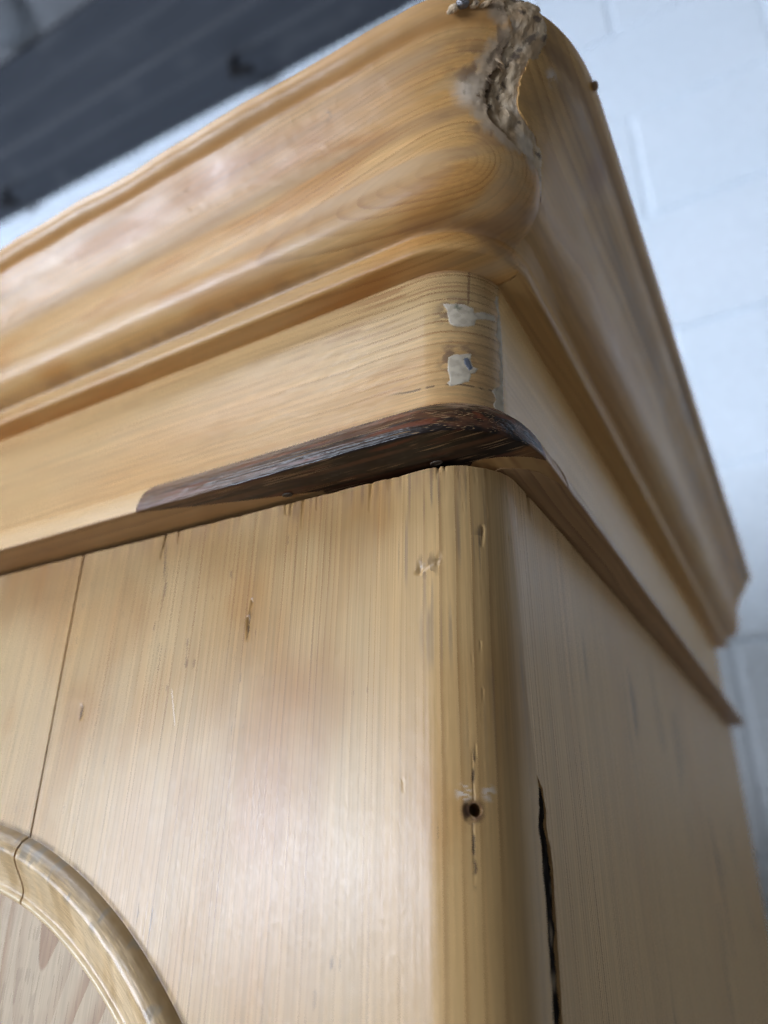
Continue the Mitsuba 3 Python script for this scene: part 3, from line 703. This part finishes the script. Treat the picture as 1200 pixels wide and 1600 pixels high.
zt = np.r_[0, -0.4, -np.arange(0.8, 84, 0.42), -np.arange(84, 93, 0.16), -np.arange(93, 166, 0.42), -np.linspace(172, 1850, 24)]
def board_top(M):
    return 0.5 * fb(M / 9, 0, 0, 3, 121) + 0.14 * fb(M / 1.4, 0, 0, 2, 122) - 0.3
ez = [-1850, -170, -130, -105.5, -100, -95, -91, -87, -82.5, -78, -63.5, -47.5, -35.5, -23, 0]
es = [88, 88, 87.3, 88, 86.3, 86.5, 84.2, 88.3, 89.5, 87.5, 82, 79, 77.5, 75.5, 72]
gs = [98, 97, 95.5, 96.5, 96.7, 96, 94.6, 95.2, 93.6, 88.2, 82.9, 79.8, 78.3, 76.3, 72.8]
e_end = mm(np.interp(zt, ez, es)) + (0.35 * fb(zt / 6, 0, 0, 3, 123) + 0.7 * fb(zt / 2.2, 0, 0, 3, 223) * ss(-76, -84, zt))
g_beg = np.maximum(mm(np.interp(zt, ez, gs)) + (0.4 * fb(zt / 9, 0, 0, 3, 124) + 0.9 * fb(zt / 2.0, 0, 0, 3, 224) * ss(-76, -84, zt)), e_end + 0.22)
seam = np.interp(zt, [-130, -93, 0], [-138.9, -139.0, -141.2])               # in mm along the front (x + 20)
def front_board(M, seed):
    Z = zt[None] + board_top(M) * np.exp(zt / 6.0)[None]
    d = board_depth(M, Z)
    rr = np.hypot(M - RC - OVX, Z - OVZ)
    inside = 1 - ss(OVR - 2.6, OVR - 1.2, rr)
    d = d + 7 * inside * (M < 0) + 0.35 * np.exp(-((rr - OVR) / 0.9) ** 2) * 0.4
    o = 0.55 * fb(M / 60, Z / 80, seed, 2, 125) + 0.03 * fb(M / 1.1, Z / 40, seed, 2, 126) * ss(-40, 5, M) + 0.012 * fb(M / 0.8, Z / 14, seed, 2, 127) + 0.8 * ss(-30, -6, Z) * ss(-60, -10, M) * 0 - d
    o = o + 0.15 * fb(M / 4, Z / 4, seed, 3, 128) * np.exp(Z / 2.2) * ss(-120, -40, M)
    o = o - np.minimum(M, 0) * 0 
    return pt(unmm(M), o, Z)
M = np.vstack([ramp(seam + 0.5, 0 * zt - 118, 34), ramp(0 * zt - 117.6, 0 * zt + 7.6, 330), ramp(0 * zt + 7.75, 0 * zt + 14.5, 48), ramp(0 * zt + 14.8, e_end, 46)])
add(W + '__front_board', skin(front_board(M, 0), ('s0', 's1', 'v0'), 15, 8, 0.25, 130), 'm_front_board')
M = np.vstack([np.linspace(LEFT + 20, -260, 20)[:, None] + 0 * zt[None], ramp(0 * zt - 256, seam - 0.5, 130)])
add(W + '__front_board', skin(front_board(M, 3), ('s1', 'v0'), 15, 8, 0.2, 133), 'm_front_board')

zs = np.r_[0, -np.arange(1, 200, 1.6), -np.linspace(210, 1850, 16)]
M = np.vstack([ramp(np.interp(-zs, -zt, g_beg), 0 * zs + 70, 60), np.r_[np.arange(72, 200, 3), np.linspace(205, DEPTH - RC + 31.41, 40)][:, None] + 0 * zs[None]])
o = -0.25 * (1 - ss(32, 45, M)) + 0.5 * fb(M / 50, zs[None] / 120, 1, 2, 141) + 0.05 * fb(M / 1.0, zs[None] / 40, 1, 2, 142)
o = o - groove(M, zs[None] + 0 * M, 41.5, 0, 42, -6, 0.9, 1.6)
add(W + '__side_board', skin(pt(unmm(M), o, zs[None] + 0 * M), ('s0', 'v0', 's1'), 15, 6, 0.2, 143), 'm_side_board')

# dirt and old filler deep in the open joint
zg = -np.arange(60, 220, 0.6)
M = np.linspace(26, 40, 34)[:, None] + 0 * zg[None]
o = -2.8 + 2.0 * ss(31.5, 35.5, M) - 1.0 * np.abs(fb(M * 0.4, zg[None] * 0.10, 0, 3, 151)) * 2 + 1.3 * fb(M * 0.9, zg[None] * 0.25, 0, 3, 152)
kj = add(W + '__joint_dirt', skin(pt(unmm(M), o, zg[None] + 0 * M)), 'm_gap')
tag(kj, 'dark crumbling dirt in the open corner joint')

# --- raised round moulding, split by the seam, and its sunk panel
rt = np.array([-1.2, 0.0, 0.5, 1.5, 3.2, 4.6, 5.6, 6.4, 7.6, 9.8, 12.0, 13.8, 15.4, 16.2, 16.8, 17.4, 18.0, 18.6, 20])
rh = np.array([-1.6, -0.1, 0.9, 2.2, 3.3, 3.75, 3.8, 3.3, 2.7, 1.0, -0.6, -1.6, -2.0, -2.0, -1.55, -1.5, -1.9, -2.6, -4.5])
tt = np.linspace(-1.2, 20, 90)
hh = smooth1(np.interp(tt, rt, rh), 2)
def ring_piece(left):
    rho = OVR - tt
    q = np.arccos(np.clip(((-159.1 if not left else -160.0) - OVX) / rho, -1, 1))
    a0, a1 = (-q, q) if not left else (q, 2 * math.pi - q)
    A = ramp(a0, a1, 560)
    R_ = rho[None] + 0.2 * fb(A * 12, tt[None] / 6, 0, 3, 161) + 0 * A
    h = hh[None] + 0.22 * fb(A * 14, tt[None] / 5, 1, 3, 162) + 0.03 * fb(A * 120, tt[None] / 1.2, 1, 2, 163)
    return np.stack([OVX + R_ * np.cos(A), -h, OVZ + R_ * np.sin(A)], -1) / 1000
for left in (False, True):
    Pr = ring_piece(left)
    f_ = grid_normals(Pr)[..., 1].mean() > 0
    S = [sheet(Pr, f_)]
    for e in (0, -1):
        B = Pr[e]
        S.append(sheet(np.stack([B, B + [0, 0.006, 0]])))
    add(W + '__round_moulding', join(S), 'm_ring')
disc = trimesh.creation.cylinder(radius=0.1515, height=0.008, sections=160)
disc.apply_transform(trimesh.transformations.rotation_matrix(math.pi / 2, [1, 0, 0]))
disc.apply_translation([OVX / 1000, 0.0024 + 0.004, OVZ / 1000])
add(W + '__round_panel', disc, 'm_panel', False)

# --- what closes the carcass
LX, RX, BY = LEFT / 1000, -0.0165, DEPTH / 1000
add(W + '__top_board', box([LX - 0.02, -0.015, 0.128], [0.012, BY - 0.004, 0.1365]), 'm_plain', False)
add(W + '__back_board', box([LX + 0.001, BY - 0.014, -1.845], [RX, BY - 0.003, 0.127]), 'm_plain', False)
add(W + '__end_board', box([LX - 0.0195, 0.001, -1.848], [LX - 0.0005, BY - 0.002, 0.1275]), 'm_plain', False)

# --- nails and dabs left in the wood
def lump(radius, seed, stretch=(1, 1, 1), amp=0.45):
    m = trimesh.creation.icosphere(4, radius)
    d = 1 + amp * 2 * fb(m.vertices[:, 0] / radius * 1.3, m.vertices[:, 1] / radius * 1.3, m.vertices[:, 2] / radius * 1.3, 3, seed)
    m.vertices = m.vertices * d[:, None] * np.array(stretch)
    return m
def bent_nail(at, r, seed):
    head = lump(r, seed, (1.0, 0.8, 0.55), 0.35)
    head.apply_transform(trimesh.transformations.rotation_matrix(0.7, [1, 0.4, 0]))
    hole = trimesh.creation.torus(r * 0.55, r * 0.28, 24, 12)
    hole.apply_transform(trimesh.transformations.rotation_matrix(1.0, [1, 0.3, 0]))
    hole.apply_translation([r * 0.3, -r * 0.5, r * 0.55])
    m = trimesh.util.concatenate([head, hole])
    m.apply_translation(np.array(at) / 1000)
    return m
kn = add(W + '__nail', bent_nail([12.6, -36.8, 130.0], 0.0021, 171), 'm_nail')
tag(kn, 'bent grey nail head in the top edge near the torn corner')
cr = lump(0.0014, 173, (1.3, 0.8, 0.8)); cr.apply_translation([0.0100, -0.0376, 0.1284])
c2 = lump(0.0011, 175, (1.4, 0.8, 0.7)); c2.apply_translation([0.0158, -0.0350, 0.1296])
c3 = lump(0.0009, 176, (2.2, 0.8, 0.7)); c3.apply_translation([0.0186, -0.0332, 0.1302])
add(W + '__filler_crumb', cr, 'm_filler'); add(W + '__filler_crumb', c2, 'm_filler'); add(W + '__filler_crumb', c3, 'm_filler')
n2 = lump(0.0011, 177, (0.9, 1.2, 1.3)); n2.apply_translation([0.0402, 0.0085, 0.1312])
kn = add(W + '__nail', n2, 'm_plain')
tag(kn, 'rusty nail end on the side edge of the cornice')
for k_, (x, y) in enumerate(((-65.2, -2.9), (-16.2, 0.5))):
    r = 0.0009
    t_ = trimesh.creation.torus(r, r * 0.28, 28, 10)
    t_.vertices[:, 0] *= 1.7
    t_.apply_translation([x / 1000, y / 1000, 0.0011])
    d_ = trimesh.creation.cylinder(radius=r, height=0.0006, sections=24)
    d_.vertices[:, 0] *= 1.7
    d_.apply_translation([x / 1000, y / 1000, 0.0013])
    add(W + '__nail_plug', trimesh.util.concatenate([t_, d_]), 'm_plug')
tag(W, 'stripped pine wardrobe with torn cornice corner and dark moulding repair', 'wardrobe')

# ------------------------------------------------------------------ things on the ceiling
def hook(at, ang):
    """an L-shaped iron hook screwed into a board"""
    up_ = trimesh.creation.cylinder(radius=0.010, segment=[[0, 0, 0.012], [0, 0, -0.055]], sections=16)
    out = trimesh.creation.cylinder(radius=0.010, segment=[[0, 0, -0.055], [0.055, 0, -0.055]], sections=16)
    el = trimesh.creation.icosphere(2, 0.0102); el.apply_translation([0, 0, -0.055])
    m = trimesh.util.concatenate([up_, out, el])
    m.apply_transform(trimesh.transformations.rotation_matrix(ang, [0, 0, 1]))
    m.apply_translation(at)
    return m
kh = add('hook', hook([-0.895, 0.662, 1.75], 0.25), 'm_dark')
tag(kh, 'small black hook under the dark ceiling boards, near the torn corner of the cornice', 'hook', 'hooks under the ceiling boards')
kh = add('hook', hook([-1.89, 0.672, 1.835], 0.25), 'm_dark')
tag(kh, 'small black hook under the ceiling boards, at the left edge of the photo', 'hook', 'hooks under the ceiling boards')
zc = 1.674 - 0.088 * -1.36
fit = trimesh.util.concatenate([trimesh.creation.cylinder(radius=0.085, height=0.03, sections=48), trimesh.creation.torus(0.088, 0.008, 48, 12)])
fit.apply_translation([-1.37, 0.262, zc - 0.012])
kf = add('ceiling_fitting', fit, 'm_grey_board')
tag(kf, 'round dark grey fitting on the ceiling panel, half out of frame', 'ceiling fitting')
for k_ in ('daylight_doorway', 'added_top_light'):
    tag(k_, kind='structure')
